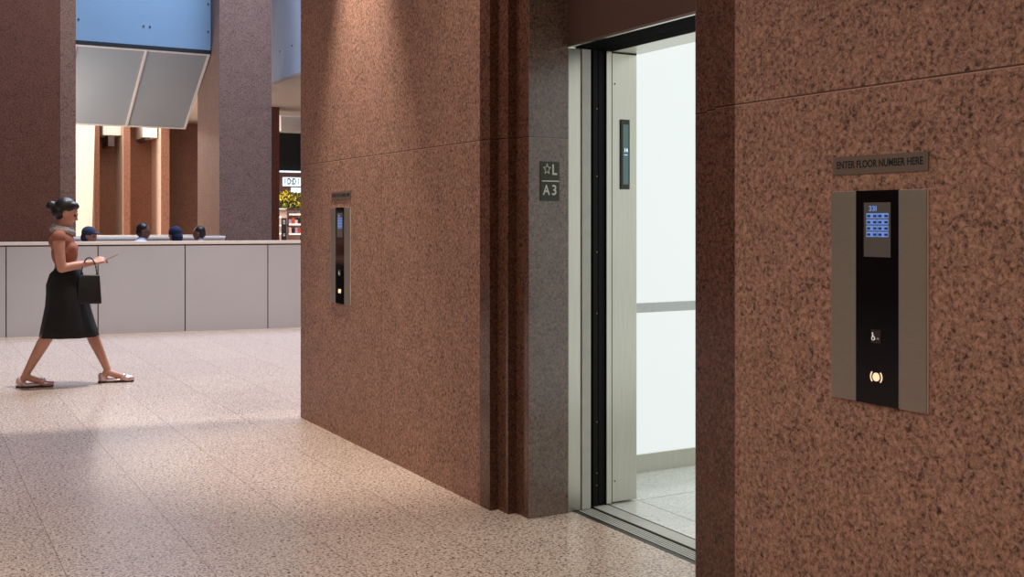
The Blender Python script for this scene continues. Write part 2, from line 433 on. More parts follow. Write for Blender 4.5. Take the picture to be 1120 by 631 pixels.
# ------------------------------------------------------------------ keypads on the lift wall
FW = ((0,-1,0),(0,0,1),(-1,0,0))          # right, up, out of the wall facing the hall
def wbox(y0, y1, z0, z1, o0, o1): return box(B(), XW-o1, XW-o0, min(y0,y1), max(y0,y1), z0, z1)
YA, YB = 2.387, 2.030
kp = thing('destination_keypad', (XW, (YA+YB)/2, 1.18), 'large steel and black glass lift keypad on the near granite wall, right of the lift', 'elevator keypad', 'lift destination keypads')
build('back_plate', wbox(YA-.002, YB+.002, .867, 1.490, 0, .006), M['edge'], kp, bevel=.001)
build('steel_panel', wbox(YA-.003, 2.286, .869, 1.489, .006, .010), M['steel_dark'], kp)
build('steel_panel', wbox(2.129, YB+.004, .869, 1.489, .006, .010), M['steel_dark'], kp)
gl = build('glass_strip', wbox(2.286, 2.129, .867, 1.490, .0058, .0105), M['blackglass'], kp, label='black glass centre strip')
scr = build('touch_screen', wbox(2.255, 2.157, 1.2964, 1.4547, .0105, .0112), M['screen'], kp, label='lit grey touch screen with blue keys')
build('screen_digits', text_bm('33I', .021, .0002, FW, (XW-.0116, 2.221, 1.4365), sx=1.15, bold=.0006), M['screen_line'], scr)
bl, bd = B(), B()
for r in range(4):
    z1 = 1.4235-r*.0180
    for c in range(2):
        ya = 2.2455-c*.0415
        w = wbox(ya, ya-.0400, z1-.0150, z1, .0112, .0116)
        me = bpy.data.meshes.new('q'); w.to_mesh(me); bl.from_mesh(me); w.free()
        for k in range(2):
            yb_ = ya-.003-k*.0225
            w = wbox(yb_, yb_-.0125, z1-.0118, z1-.0048, .0116, .0119); w.to_mesh(me); bd.from_mesh(me); w.free()
        bpy.data.meshes.remove(me)
build('screen_keys', bl, M['screen_line'], scr)
build('screen_digits', bd, M['screen_dark'], scr)
ak = build('access_key', wbox(2.2275, 2.1915, 1.046, 1.085, .0105, .0120), M['iconplate'], kp, label='small dark key with wheelchair symbol')
bm = B()                                   # wheelchair figure: head, back, seat, leg, wheel arc
c0 = Vector((XW-.0123, 0, 0))
def bar(bm, a, b, w):
    a = Vector(a); b = Vector(b); tube(bm, (XW-.0122, a.x, a.y), (XW-.0122, b.x, b.y), w, seg=8)
ball(bm, (XW-.0121, 2.2215, 1.0745), .0022, u=8, v=6)
bar(bm, (2.2215,1.072),(2.2210,1.064),.0013); bar(bm,(2.2210,1.064),(2.2150,1.064),.0013); bar(bm,(2.2150,1.064),(2.2125,1.0565),.0013); bar(bm,(2.2215,1.0685),(2.2170,1.0685),.001)
for i in range(10):
    a0 = radians(120+i*24); a1 = radians(120+(i+1)*24)
    bar(bm, (2.2195-.0052*cos(a0), 1.0595+.0052*sin(a0)), (2.2195-.0052*cos(a1), 1.0595+.0052*sin(a1)), .0010)
for (dy, dz) in ((0,0),(-.004,0),(-.002,.0035)): ball(bm, (XW-.0121, 2.2040+dy, 1.0585+dz), .0009, u=8, v=6)
build('wheelchair_symbol', bm, M['icon'], ak)
bt = build('call_button', tube(B(), (XW-.0105,2.2085,.948), (XW-.013,2.2085,.948), .0122, seg=32), M['button_glow'], kp, label='round glowing button')
for sgn in (-1, 1):
    bm = B(); N_ = 10
    prev = None
    for i in range(N_):
        a = radians(-42+84*i/(N_-1)); cy = 2.2085+sgn*cos(a)*.0205; cz = .948+sin(a)*.0205
        if prev: tube(bm, (XW-.0112, prev[0], prev[1]), (XW-.0112, cy, cz), .0019, seg=8)
        prev = (cy, cz)
    build('button_bracket', bm, M['button_glow'], bt)

pl = thing('wall_plaque', (XW, (YA+YB)/2, 1.567), 'grey metal plaque reading ENTER FLOOR NUMBER HERE above the near right keypad', 'sign', 'keypad plaques')
build('plate', wbox(YA-.003, YB+.002, 1.540, 1.594, 0, .004), M['plate'], pl, bevel=.0008)
tx = text_bm('ENTER FLOOR NUMBER HERE', .0305, .0003, FW, (XW-.0042, 2.2075, 1.568), sx=.80, bold=.0007)
ys = [v.co.y for v in tx.verts]; w_ = max(ys)-min(ys); k_ = .318/w_
for v in tx.verts: v.co.y = 2.2085+(v.co.y-(max(ys)+min(ys))/2)*k_
build('lettering', tx, M['ink'], pl)
DY = 6.635-(YA+YB)/2
kp2 = copy_tree(kp); kp2.location.y += DY; kp2['label'] = 'far lift keypad with bright blue screen on the wall left of the lift'
pl2 = copy_tree(pl); pl2.location.y += DY; pl2['label'] = 'small metal plaque above the far keypad left of the lift'

# floor sign on the reveal
FR = ((1,0,0),(0,0,1),(0,-1,0))
sg = thing('floor_sign', (2.674, Y1, 1.59), 'dark square-cornered floor sign with star L over A3 beside the lift opening', 'sign')
build('sign_plate', box(B(), 2.6216, 2.7265, Y1-.010, Y1-.006, 1.497, 1.683), M['signgrey'], sg, bevel=.0006)
build('letter', text_bm('L', .070, .0006, FR, (2.6985, Y1-.0105, 1.643), sx=.85, bold=.0012), M['letter'], sg)
build('letter', text_bm('A', .068, .0006, FR, (2.654, Y1-.0105, 1.546), sx=.82, bold=.0008), M['letter'], sg)
build('numeral', text_bm('3', .068, .0006, FR, (2.698, Y1-.0105, 1.546), sx=.90, bold=.0008), M['letter'], sg)
build('dividing_line', box(B(), 2.630, 2.7235, Y1-.0112, Y1-.0100, 1.5885, 1.5935), M['letter'], sg)
bm = B(); pts = []
cx, cz = 2.658, 1.6475
for i in range(10):
    r = .0265 if i % 2 == 0 else .0115; a = pi/2+i*pi/5
    pts.append((cx+r*cos(a)*.78, cz+r*sin(a)))
for i in range(10):
    a, b = pts[i], pts[(i+1)%10]; tube(bm, (a[0],Y1-.0105,a[1]), (b[0],Y1-.0105,b[1]), .0017, seg=8)
build('star', bm, M['letter'], sg)

# ------------------------------------------------------------------ atrium balustrade
ra = Vector((4.10, 13.70, 0)); rd = Vector((.9875, -.1576, 0)); ang = math.atan2(rd.y, rd.x)
PW = 1.025
bal = thing('balustrade', ra, 'waist-high balustrade of white glass panels with metal cap behind the walking woman', 'balustrade', rz=ang)
for k in range(-7, 4):
    bm = box(B(), k*PW+.006, (k+1)*PW-.006, 0, .035, .012, 1.095)
    build('glass_panel', bm, M['railglass'], bal, bevel=.003, world=False)
build('panel_backing', box(B(), -7*PW, 4*PW, .036, .07, 0, 1.10), M['cap_dark'], bal, world=False)
build('top_rail', box(B(), -7*PW, 4*PW, -.012, .16, 1.112, 1.15), M['cap'], bal, world=False, bevel=.004)
build('shadow_groove', box(B(), -7*PW, 4*PW, .004, .12, 1.094, 1.112), M['cap_dark'], bal, world=False)
build('base_channel', box(B(), -7*PW, 4*PW, -.008, .06, 0, .012), M['cap'], bal, world=False)

# ------------------------------------------------------------------ atrium columns and slabs (all further back)
K = 1.35
def P(px, X=None, Y=None):
    a = at(px, X=X, Y=Y); return a[0], a[1]
YC = 15.06*K; XM = 3.822*K
xr = P(297.0, Y=YC)[0]
cm = thing('stone_column', ((XM+xr)/2, YC+.8, 0), 'broad plum-brown granite column beside the shop, right of the hanging glass', 'column', 'granite columns round the atrium')
build('shaft', box(B(), XM, xr, YC, 16.34*K, 0, 11), M['column'], cm)
build('base_plinth', box(B(), XM-.02, xr+.02, YC-.02, 16.34*K+.02, 0, .12), M['column_dark'], cm)
xl0, xl1, xl2 = P(-120, Y=YC)[0], P(65.5, Y=YC)[0], P(83, Y=YC)[0]
cl = thing('stone_column', (xl0/2+xl2/2, YC+.8, 0), 'dark reddish granite column at the left edge behind the woman', 'column', 'granite columns round the atrium')
build('shaft', box(B(), xl0, xl2-.01, YC+.02, YC+.58, 0, 11), M['column_warm'], cl)
build('polished_facing', box(B(), xl0, xl1, YC, YC+.019, 0, 11), M['column_dark'], cl, label='darker polished facing')
build('edge_facing', box(B(), xl1+.004, xl2, YC+.004, YC+.0195, 0, 11), M['column_warm'], cl)
# slim column behind
zf0 = HC+(161/F)*16.84*K
xa, ya = P(296, Y=21.0*1.25); xb, _ = P(305.6, Y=21.0*1.25)
cs = tag(build('stone_pier', box(B(), xa-.3, xb, 26.25, 27.2, 0, zf0-.265), M['column_dark']), 'narrow dark brown pier just right of the broad column', 'column')

# hanging glass fascia and its sloping soffit panels
YF = 15.52*K; zt = zz(59.5, 15.4*K); zt_top = zt+.075
zl = zz(141, 16.75*K); YL = 17.07*K
x_right = XM-.01
fas = thing('glass_fascia', ((xl2+x_right)/2, YF, zt), 'blue glass fascia with sloping grey soffit panels spanning between the two granite columns', 'hanging glass fascia')
def fx(px): return P(px, Y=YF)[0]
build('upper_glass', box(B(), xl0, x_right-.0, YF, YF+.06, zt_top, 9.5), M['blueglass'], fas, label='tall blue glass panel')
build('end_trim', box(B(), x_right-.09, x_right, YF-.02, YF-.001, zt_top, 9.5), M['cap'], fas) if False else None
build('black_band', box(B(), xl0, x_right, YF-.01, YF+.10, zt, zt_top), M['shopblack'], fas, label='black band')  # black strip between upper glass and soffit panels
for px, z in ((227.5, 35*0+zz(5,20.8)), (227.5, zz(35,20.8)), (86, zz(21,19.6)), (157, zz(29,20.2)), (164, zz(29,20.2))):
    x = fx(px); build('glass_fixing', tube(B(), (x, YF-.012, z), (x, YF, z), .018, seg=12), M['cap_dark'], fas)
def sl_pt(x, s, off=0): return (x, YF+(YL-YF)*s - off*.5, zt+(zl-zt)*s - off)
seams = [P(86, Y=YF)[0]-0.05, fx(160), x_right-.03]
seams = [seams[0]-(seams[1]-seams[0])-.0] + seams
seams[2] = fx(160)
th = Vector((0, .03, .05))
for i in range(3):
    a, b = seams[i]+.02, seams[i+1]-.02
    bm = slabpoly(B(), [sl_pt(a,.015), sl_pt(b,.015), sl_pt(b,.985), sl_pt(a,.985)], th)
    build('soffit_panel', bm, M['soffitglass'], fas)
for s_ in seams:
    bm = slabpoly(B(), [sl_pt(s_-.022,0,.012), sl_pt(s_+.022,0,.012), sl_pt(s_+.022,1,.012), sl_pt(s_-.022,1,.012)], th)
    build('soffit_rib', bm, M['white'], fas)
for s0, s1 in ((0,.016), (.982,1.0)):
    bm = slabpoly(B(), [sl_pt(seams[0],s0,.010), sl_pt(seams[-1]+.02,s0,.010), sl_pt(seams[-1]+.02,s1,.010), sl_pt(seams[0],s1,.010)], th)
    build('soffit_rib', bm, M['white'], fas)
bm = slabpoly(B(), [sl_pt(seams[0],1,-.06), sl_pt(seams[-1]+.0,1,-.06), (seams[-1], YL+.12, zl+.03), (seams[0], YL+.12, zl+.03)], (0,0,.05))
build('lower_lip', bm, M['white'], fas)

# pale blue fascia running away to the right of the broad column
XF = 5.0*K; zf = HC+(161/F)*16.84*K
rf = thing('glass_fascia', (XF, 24, zf), 'pale blue glass fascia edge seen right of the broad column', 'glass fascia')
build('glass_panel', box(B(), XF, XF+.06, 19.2, 26.0, zf, 9.5), M['paleblue'], rf)
build('bottom_ledge', box(B(), XF-.03, XF+.3, 19.2, 26.0, zf-.20, zf-.012), M['paleblue'], rf)
build('soffit', box(B(), XF-.05, XF+6, 19.2, 28.3, zf-.26, zf-.201), M['cream'], rf)
for y_ in (20.9, 21.7, 22.5):
    for z_ in (zf+.4, zf+2.0):
        build('glass_fixing', tube(B(), (XF-.012, y_, z_), (XF, y_, z_), .02, seg=12), M['cap_dark'], rf)

# far wall with fins
YW2 = 25.8*K; YS = 24.74*K
structure('wall_far', box(B(), -6, 14, YW2, YW2+.3, 0, 4.5), M['redwall'])
structure('ceiling_far', prism(B(), [(-6,24.2),(6.6,24.2),(6.6,28.45),(8.35,28.45),(8.35,YW2),(-6,YW2)], 4.5, 4.6), M['cream'])
def fin(x0p, x1p, label, m, nib=None):
    x0 = at(x0p, Y=YS)[0]; x1 = at(x1p, Y=YS)[0]
    o = thing('stone_fin', ((x0+x1)/2, YS+.7, 0), label, 'pillar', 'stone fins on the far wall')
    build('shaft', box(B(), x0, x1, YS+.012, YW2-.002, 0, 4.49), m, o)
    build('front_facing', box(B(), x0+.004, x1-.004, YS, YS+.011, 0, 4.49), M['redwall'] , o, label='pinkish brown front face')
    return o
fin(135, 142.5, 'pale stone fin between the seated man in lilac and the cream slab', M['fin'])
fin(176, 185.5, 'pale stone fin just right of the seated man in lilac', M['fin'])
fin(104, 109, 'slim brown stone fin beside the leaning cream slab', M['column'])
x0 = at(78, Y=YS-.6)[0]; xt = at(104.2, Y=YS-.6)[0]; xb = at(100.3, Y=YS-.6)[0]
bm = slabpoly(B(), [(x0,YS-.6,0),(xb-.02,YS-.6,0),(xt,YS-.6,4.49),(x0,YS-.6,4.49)], (0,.3,0))
tag(build('leaning_slab', bm, M['cream']), 'tall cream wall slab with a slanting edge beside the left column', 'wall slab')
# lit white sign boxes high on the far wall
for i, (a, b, y0, y1, lab) in enumerate(((112.5,127,139,147.5,'white box hanging high between slim brown fin and first pale fin'), (156,166.5,139,150,'pale hanging box high left of the second pale fin'))):
    xa, _, t_ = at(a, Y=YS+.3); xb, _, _ = at(b, Y=YS+.3)
    o = thing('hanging_box', ((xa+xb)/2, YS+.5, zz(y1,t_)), lab, 'hanging box')
    build('casing', box(B(), xa, xb+.15, YS+.3, YW2-.01, zz(y1,t_), 4.49), M['white'], o, bevel=.01)
    build('bracket', box(B(), xb-.22, xb-.05, YS+.32, YW2-.01, zz(y1+ (12 if i==0 else 3),t_), zz(y1,t_)-.001), M['cap_dark'], o)
# ledge across the void behind the seated people
xa = at(60, Y=27.5)[0]; xb2 = at(219, Y=27.5)[0]
pz = zz(257.2, at(150, Y=27.5)[2])
lg = thing('parapet', ((xa+xb2)/2, 27.5, 0), 'low pale stone parapet running behind the seated people', 'parapet')
build('wall_panel', box(B(), xa, xb2+.8, 27.5, 27.62, 0, pz-.05), M['pink_stone'], lg)
build('coping', box(B(), xa, xb2+.8, 27.44, 27.9, pz-.05, pz), M['white'], lg, bevel=.008)
xa = at(60, Y=19.8)[0]; xb2 = XM-.03
pz2 = zz(258.6, at(150, Y=19.8)[2])
lg = thing('bench_wall', ((xa+xb2)/2, 19.8, 0), 'low white topped ledge just above the balustrade cap behind the seated people', 'ledge')
build('wall_panel', box(B(), xa, xb2, 19.82, 19.95, 0, pz2-.04), M['pink_stone'], lg)
build('coping', box(B(), xa, xb2, 19.78, 20.05, pz2-.04, pz2), M['white'], lg, bevel=.006)

# ------------------------------------------------------------------ shop on the right of the atrium
YP = 29.0
def sx(px, Y=YP): return at(px, Y=Y)[0]
tP = at(315, Y=YP)[2]
shop = thing('shop_front', (sx(315), YP, 0), 'narrow view of a shop front with black fascia right of the broad column', 'shop front')
build('black_fascia', box(B(), sx(300), sx(345), YP, YP+.3, zz(188, tP), zz(146, tP)), M['shopblack'], shop)
build('bulkhead', box(B(), sx(300), sx(345), YP-.6, YP+.3, zz(145.5, tP), zz(117, tP)), M['white'], shop)
build('upper_panel', box(B(), sx(307), sx(345), YP-.1, YP+.3, zz(116.5, tP), zz(93, tP)), M['cream'], shop)
build('light_strip', box(B(), sx(300), sx(345), YP-.03, YP, zz(188.5, tP), zz(186.8, tP)), M['signglow'], shop)
build('back_wall', box(B(), sx(298), sx(350), YP+1.0, YP+1.1, 0, zz(188, tP)), M['shopbrown'], shop)
sgn = thing('illuminated_sign', (sx(317), YP-.2, zz(197,tP)), 'white lit sign with dark characters under the black shop fascia', 'sign')
build('lightbox', box(B(), sx(308.5), sx(332), YP-.2, YP-.05, zz(203.5,tP), zz(194.2,tP)), M['signglow'], sgn)
build('characters', text_bm('I D:D I', .235, .004, ((1,0,0),(0,0,1),(0,-1,0)), (sx(316.5), YP-.206, zz(199,tP)), sx=.62, bold=.008), M['charcoal'], sgn)
sg2 = tag(build('illuminated_sign', box(B(), sx(317.5), sx(332), YP-.19, YP-.06, zz(210.5,tP), zz(205.3,tP)), M['signglow']), 'smaller blank white lit box just below the lettered shop sign', 'sign')
# flowering hedge over the display
pt = thing('flowering_plant', (sx(317), YP-.15, zz(226,tP)), 'cascading green plant with yellow flowers above the shop display', 'plant')
bm = B(); bf = B()
x0, x1, z0, z1 = sx(303), sx(333), zz(227.5,tP), zz(209,tP)
for i in range(900):
    px_, pz_ = random.uniform(x0, x1), random.uniform(z0, z1)
    if pz_ > z0+(z1-z0)*(.98-.30*max(0,(px_-x0)/(x1-x0)-.2)): continue
    c = Vector((px_, YP-.18+random.uniform(-.12,.1), pz_))
    yel = random.random() < .50*(.35+.9*(1-(px_-x0)/(x1-x0)))
    tgt = bf if yel else bm
    q = Quaternion((random.gauss(0,1),random.gauss(0,1),random.gauss(0,1),random.gauss(0,1))).normalized()
    l, w = (.06,.022) if yel else (.07,.03)
    vs = [tgt.verts.new(c+q@Vector(v)) for v in ((-l,0,0),(0,-w,.008),(l,0,0),(0,w,.008))]
    tgt.faces.new(vs)
box(bm, x0, x1, YP-.12, YP+.1, z0, z0+.5*(z1-z0))
build('foliage', bm, M['leaf'], pt); build('blossom', bf, M['flower'], pt)
# display unit
zD = zz(229,tP)
du = thing('display_unit', (sx(310), YP, 0), 'pale pink shop cabinet with lit edges and a dark poster panel', 'display cabinet')
build('cabinet_body', box(B(), sx(305.5), sx(313.8), YP, YP+.5, 0, zD-.02), M['shoppink'], du)
build('poster_panel', box(B(), sx(307.8), sx(313.3), YP-.02, YP-.001, zz(268,tP), zz(238.5,tP)), M['charcoal'], du, label='dark poster panel with pale lettering')
for zpx, n in ((245,3),(258,2)):
    for k in range(n):
        build('poster_line', box(B(), sx(309.4), sx(311.6), YP-.024, YP-.0205, zz(zpx-1.6*k,tP), zz(zpx-1.6*k-.8,tP)), M['letter'], du)
build('lit_edge', box(B(), sx(305.6), sx(306.3), YP-.02, YP-.001, zz(268,tP), zz(236,tP)), M['shoppink'], du)
for zpx in (228.5, 237.5, 246.5, 255.5):
    build('shelf_light', box(B(), sx(305.2), sx(307.3) if zpx>230 else sx(312), YP-.03, YP-.0205, zz(zpx+.6,tP), zz(zpx-.6,tP)), M['shelfglow'], du)
ds = thing('display_shelf', (sx(322), YP, 0), 'open shop shelving with glowing shelf edges and small packages', 'shelves')
build('frame', box(B(), sx(314.2), sx(332), YP+.32, YP+.36, 0, zD-.02), M['shoppink'], ds)
for zpx in (234.5, 245.5, 256):
    s_ = build('shelf', box(B(), sx(316.2), sx(332), YP+.0, YP+.32, zz(zpx+.4,tP), zz(zpx-.4,tP)), M['white'], ds)
    build('shelf_light', box(B(), sx(316.2), sx(332), YP-.02, YP-.001, zz(zpx+.7,tP), zz(zpx-.7,tP)), M['shelfglow'], ds)
for j, zpx in enumerate((244.8, 255.3)):
    for k in range(4):
        x = sx(316.4+k*3.4)
        w = .070 if k % 2 else .080
        h = (.13,.17,.11,.16)[(k+j) % 4]
        o = build('package', box(B(), x, x+w, YP+.04, YP+.16, zz(zpx,tP)-0, zz(zpx,tP)+h), [M['violet'],M['red'],M['shoppink'],M['charcoal']][(k+2*j) % 4], bevel=.004)
        tag(o, ['lilac','red','pink','dark'][(k+2*j) % 4]+' package on the '+('upper' if j == 0 else 'lower')+' glowing shop shelf, '+['leftmost','second from left','third from left','rightmost'][k], 'package', 'packages on the shop shelves')

# ------------------------------------------------------------------ people
def face_parts(bm, c, R, s=1.0):
    """head volumes: skull, jaw, nose, lips, ears; R rotates local (x forward) to figure space"""
    def q(v): return Vector(c)+R@(Vector(v)*s)
    e = R.to_euler()
    ball(bm, q((-.012,0,.022)), (.092*s,.074*s,.088*s), e)
    ball(bm, q((.022,0,-.035)), (.062*s,.055*s,.070*s), e)
    ball(bm, q((.055,0,-.082)), (.026*s,.026*s,.020*s), e)       # chin
    ball(bm, q((.083,0,-.010)), (.012*s,.010*s,.024*s), e)       # nose bridge
    ball(bm, q((.094,0,-.026)), (.014*s,.014*s,.011*s), e)       # nose tip
    ball(bm, q((.078,0,-.052)), (.012*s,.024*s,.010*s), e)       # lips
    ball(bm, q((.076,0,.018)), (.016*s,.046*s,.010*s), e)        # brow
    for s_ in (-1,1): ball(bm, q((-.004,s_*.074,-.012)), (.019*s,.009*s,.031*s), e)

def eyes(parent, c, R, s=1.0):
    def q(v): return Vector(c)+R@(Vector(v)*s)
    for s_ in (-1,1):
        bm = ball(B(), q((.0725,s_*.030,.000)), .0100*s, u=10, v=8); build('eye', bm, M['sole'], parent, smooth=True, world=False)

def hand(bm, wrist, R, s=1.0, curl=.5, side=1):
    """palm, four unequal fingers with knuckle bends and a thumb; local x along the hand, z towards the back of the hand"""
    def q(v): return Vector(wrist)+R@(Vector(v)*s)
    for k in range(4):
        y = (-.028+.019*k)
        cap(bm, q((.012,y*.7,0)), .0135*s, q((.082,y,-.002)), .0120*s)
    lens = (.060,.074,.080,.070)
    for k in range(4):
        y = (-.030+.020*k); l = lens[k if side > 0 else 3-k]
        a = q((.082,y,-.002)); c1, c2 = curl, curl*1.9
        b = q((.082+l*.48*cos(c1), y, -.002-l*.48*sin(c1)))
        d = q((.082+l*.48*cos(c1)+l*.30*cos(c2), y, -.002-l*.48*sin(c1)-l*.30*sin(c2)))
        e = q((.082+l*.48*cos(c1)+l*.30*cos(c2)+l*.22*cos(c2+curl*.6), y, -.002-l*.48*sin(c1)-l*.30*sin(c2)-l*.22*sin(c2+curl*.6)))
        cap(bm, a, .0092*s, b, .0085*s); cap(bm, b, .0085*s, d, .0078*s); cap(bm, d, .0078*s, e, .0068*s)
    t = side
    cap(bm, q((.022,t*.020,-.004)), .0135*s, q((.052,t*.050,-.014)), .0110*s)
    cap(bm, q((.052,t*.050,-.014)), .0110*s, q((.082,t*.056,-.022)), .0090*s)

# --- walking woman; local x forward, y to her left, z up
Lx = lambda px: (px-85)/123.
Lz = lambda py: (420-py)/127.4
wm = thing('person', (1.30, 9.89, 0), 'woman walking right in a black skirt, looking at the phone in her hands', 'person', rz=radians(-14))
bm = B()
hd = Vector((-.085, 0, 1.475)); RH = Matrix.Rotation(radians(22), 3, 'Y')
face_parts(bm, hd, RH, .98)
chain(bm, [((-.105,0,1.40),.050), ((-.128,0,1.30),.055)])
ball(bm, (-.130,0,1.235), (.095,.150,.090)); ball(bm, (-.105,0,1.13), (.098,.128,.13)); ball(bm, (-.085,0,1.00), (.092,.118,.10)); ball(bm, (-.080,0,.89), (.112,.158,.13))
for s_ in (-1,1): ball(bm, (-.060, s_*.060, 1.165), (.050,.054,.050)); ball(bm, (-.135, s_*.070, .875), (.075,.078,.085))
# arms: upper arms hang, forearms reach forward to a phone
for s_ in (-1,1):
    sh = (-.130, s_*.165, 1.265); el = (-.105+.0, s_*.185, 1.005); wr = (.130, s_*.065, 1.045)
    chain(bm, [(sh,.052), ((-.122,s_*.182,1.15),.044), (el,.038), ((-.02,s_*.145,1.022),.037), (wr,.024)])
    fw = (Vector((.235, s_*.020, 1.085))-Vector(wr)).normalized()
    upv = Vector((0, s_*.75, .66)); lat = upv.cross(fw).normalized(); upv = fw.cross(lat).normalized()
    R = Matrix((fw, lat, upv)).transposed()
    hand(bm, wr, R, .95, curl=.55, side=(1 if s_ < 0 else -1)*1)
# legs
tr = [((-.085,-.085,.88),.092), ((-.150,-.080,.66),.074), ((-.215,-.075,.455),.052), ((-.270,-.072,.36),.052), ((-.345,-.065,.22),.040), ((-.405,-.060,.105),.029)]
le = [((-.060,.085,.88),.092), ((.020,.080,.68),.074), ((.090,.075,.475),.052), ((.125,.073,.37),.051), ((.185,.066,.23),.039), ((.232,.060,.115),.029)]
chain(bm, tr); chain(bm, le)
def foot(bm, ax, y, z0, pitch=0):
    chain(bm, [((ax,y,.085+z0),.030), ((ax-.030,y,.045+z0),.030)])
    chain(bm, [((ax,y,.080+z0),.030), ((ax+.09,y,.045+z0),.027), ((ax+.150,y,.030+z0),.022)])
    for k in range(5):
        yy = y-.030+.015*k; ln = (.195,.205,.202,.192,.18)[k]
        cap(bm, (ax+.125,yy,.026+z0), .0125, (ax+ln,yy*1.0,.022+z0), .0095)
foot(bm, -.405, -.060, .012); foot(bm, .232, .060, .012)
body = fuse('body', bm, M['skin'], wm, .0065, 3)
# clothing
bm = B()
ball(bm, (-.130,0,1.230), (.105,.158,.092)); ball(bm, (-.105,0,1.13), (.108,.138,.14)); ball(bm, (-.085,0,1.00), (.101,.128,.11))
for s_ in (-1,1):
    ball(bm, (-.058, s_*.060, 1.165), (.058,.062,.057)); cap(bm, (-.130,s_*.12,1.285), .052, (-.130,s_*.165,1.262), .060)
fuse('sleeveless_top', bm, M['top'], wm, .008, 5)
def loft(rings, seg=48, fold=0, nf=9):
    bm = B(); rows = []
    for i, (cx_, z, rx, ry) in enumerate(rings):
        row = []
        for k in range(seg):
            a = 2*pi*k/seg; f_ = 1+fold*(i/(len(rings)-1))**2*sin(nf*a+.7*i)
            row.append(bm.verts.new((cx_+rx*f_*cos(a), ry*f_*sin(a), z)))
        rows.append(row)
    for a, b in zip(rows, rows[1:]):
        for k in range(seg): bm.faces.new((a[k], a[(k+1)%seg], b[(k+1)%seg], b[k]))
    bm.faces.new(rows[0])
    return bm
sk = loft([(-.083,1.005,.098,.128),(-.083,.985,.104,.132),(-.090,.95,.130,.165),(-.095,.86,.152,.190),(-.090,.78,.156,.198),(-.078,.68,.174,.202),(-.074,.58,.196,.206),(-.070,.48,.218,.210),(-.068,.415,.230,.214)], fold=.045)
o = build('skirt', sk, M['dress'], wm, smooth=True, world=False)
so = o.modifiers.new('thickness', 'SOLIDIFY'); so.thickness = .004
# neck scarf
bm = B(); n_ = 28
for i in range(n_):
    a0, a1 = 2*pi*i/n_, 2*pi*(i+1)/n_
    for (dz, rr, rad) in ((0,.078,.024),(.026,.070,.019)):
        cap(bm, (-.122+rr*1.05*cos(a0), rr*sin(a0), 1.320+dz+.014*cos(a0)*-1), rad, (-.122+rr*1.05*cos(a1), rr*sin(a1), 1.320+dz+.014*cos(a1)*-1), rad)
fuse('scarf', bm, M['scarf'], wm, .007, 3)
# hair: cap, low bun
bm = B()
def hq(v): return hd+RH@Vector(v)
ball(bm, hq((-.026,0,.040)), (.092,.083,.084), RH.to_euler()); ball(bm, hq((-.055,0,-.010)), (.068,.080,.078), RH.to_euler())
ball(bm, hq((-.135,0,.005)), (.045,.045,.045)); ball(bm, hq((.020,0,.074)), (.055,.066,.036), RH.to_euler())
fuse('hair', bm, M['hair'], wm, .007, 4)
eyes(wm, hd, RH, .98)
# shoes
for ax, y in ((-.405,-.060),(.232,.060)):
    bm = B()
    def outline(h, sc=1.0, n=40):
        pts = []
        for i in range(n):
            a = 2*pi*i/n; u = cos(a)
            wdt = .034+.008*max(0,u)
            pts.append((ax+.072+.148*u*sc, y+wdt*sin(a)*(1-.22*max(0,-u)**2)*sc))
        return pts
    lo, hi = outline(0), outline(0,.98)
    prism(bm, lo, 0, .016)
    sole = build('sole', bm, M['sole'], wm, world=False)
    box_ = B(); prism(box_, [(p[0],p[1]) for p in outline(0,.97) if p[0] < ax+.01], .001, .022)
    build('heel_counter', box_, M['shoe'], wm, world=False) if False else box_.free()
    bm = B()
    cap(bm, (ax+.205,y,.030), .018, (ax+.14,y,.036), .037)
    ball(bm, (ax+.165,y,.030), (.062,.043,.030)); ball(bm, (ax+.135,y,.045), (.030,.041,.034))
    ball(bm, (ax-.036,y,.040), (.040,.036,.036)); ball(bm, (ax-.045,y,.062), (.030,.031,.028))
    ball(bm, (ax+.05,y,.020), (.11,.037,.017))
    sh_ = fuse('shoe_upper', bm, M['shoe'], wm, .006, 2)
# phone held in both hands
ph = thing('mobile_phone', (0,0,0), 'pale mobile phone held in the walking woman\'s hands', 'phone')
ph.matrix_world = Matrix.Translation((1.30,9.89,0))@Matrix.Rotation(radians(-14),4,'Z')@Matrix.Translation((.268,0,1.085))@Matrix.Rotation(radians(-28),4,'Y')
ph.location = ph.matrix_world.translation
bm = box(B(), -.075, .075, -.037, .037, -.004, .004); build('casing', bm, M['phoneback'], ph, bevel=.003, world=False)
build('screen', box(B(), -.069, .069, -.033, .033, .004, .0046), M['blackglass'], ph, world=False)
# handbag on her forearm
hb = thing('handbag', (1.30, 9.89, 0), 'small black handbag hanging from the walking woman\'s forearm', 'handbag', rz=radians(-14))
bm = box(B(), .005, .205, -.165, -.105, .700, .945)
for v in bm.verts:
    if v.co.z > .9: v.co.x = .105+(v.co.x-.105)*.84; v.co.y = -.135+(v.co.y+.135)*.5
build('bag_body', bm, M['leather'], hb, bevel=.014, world=False, smooth=True)
bm = B(); pr = None
for i in range(15):
    a = pi*i/14; p = Vector((.105-.062*cos(a), -.135+.012*sin(a), .93+.165*sin(a)*.98))
    if pr is not None: tube(bm, pr, p, .0055, seg=8)
    pr = p
build('strap', bm, M['leather'], hb, world=False, smooth=True)

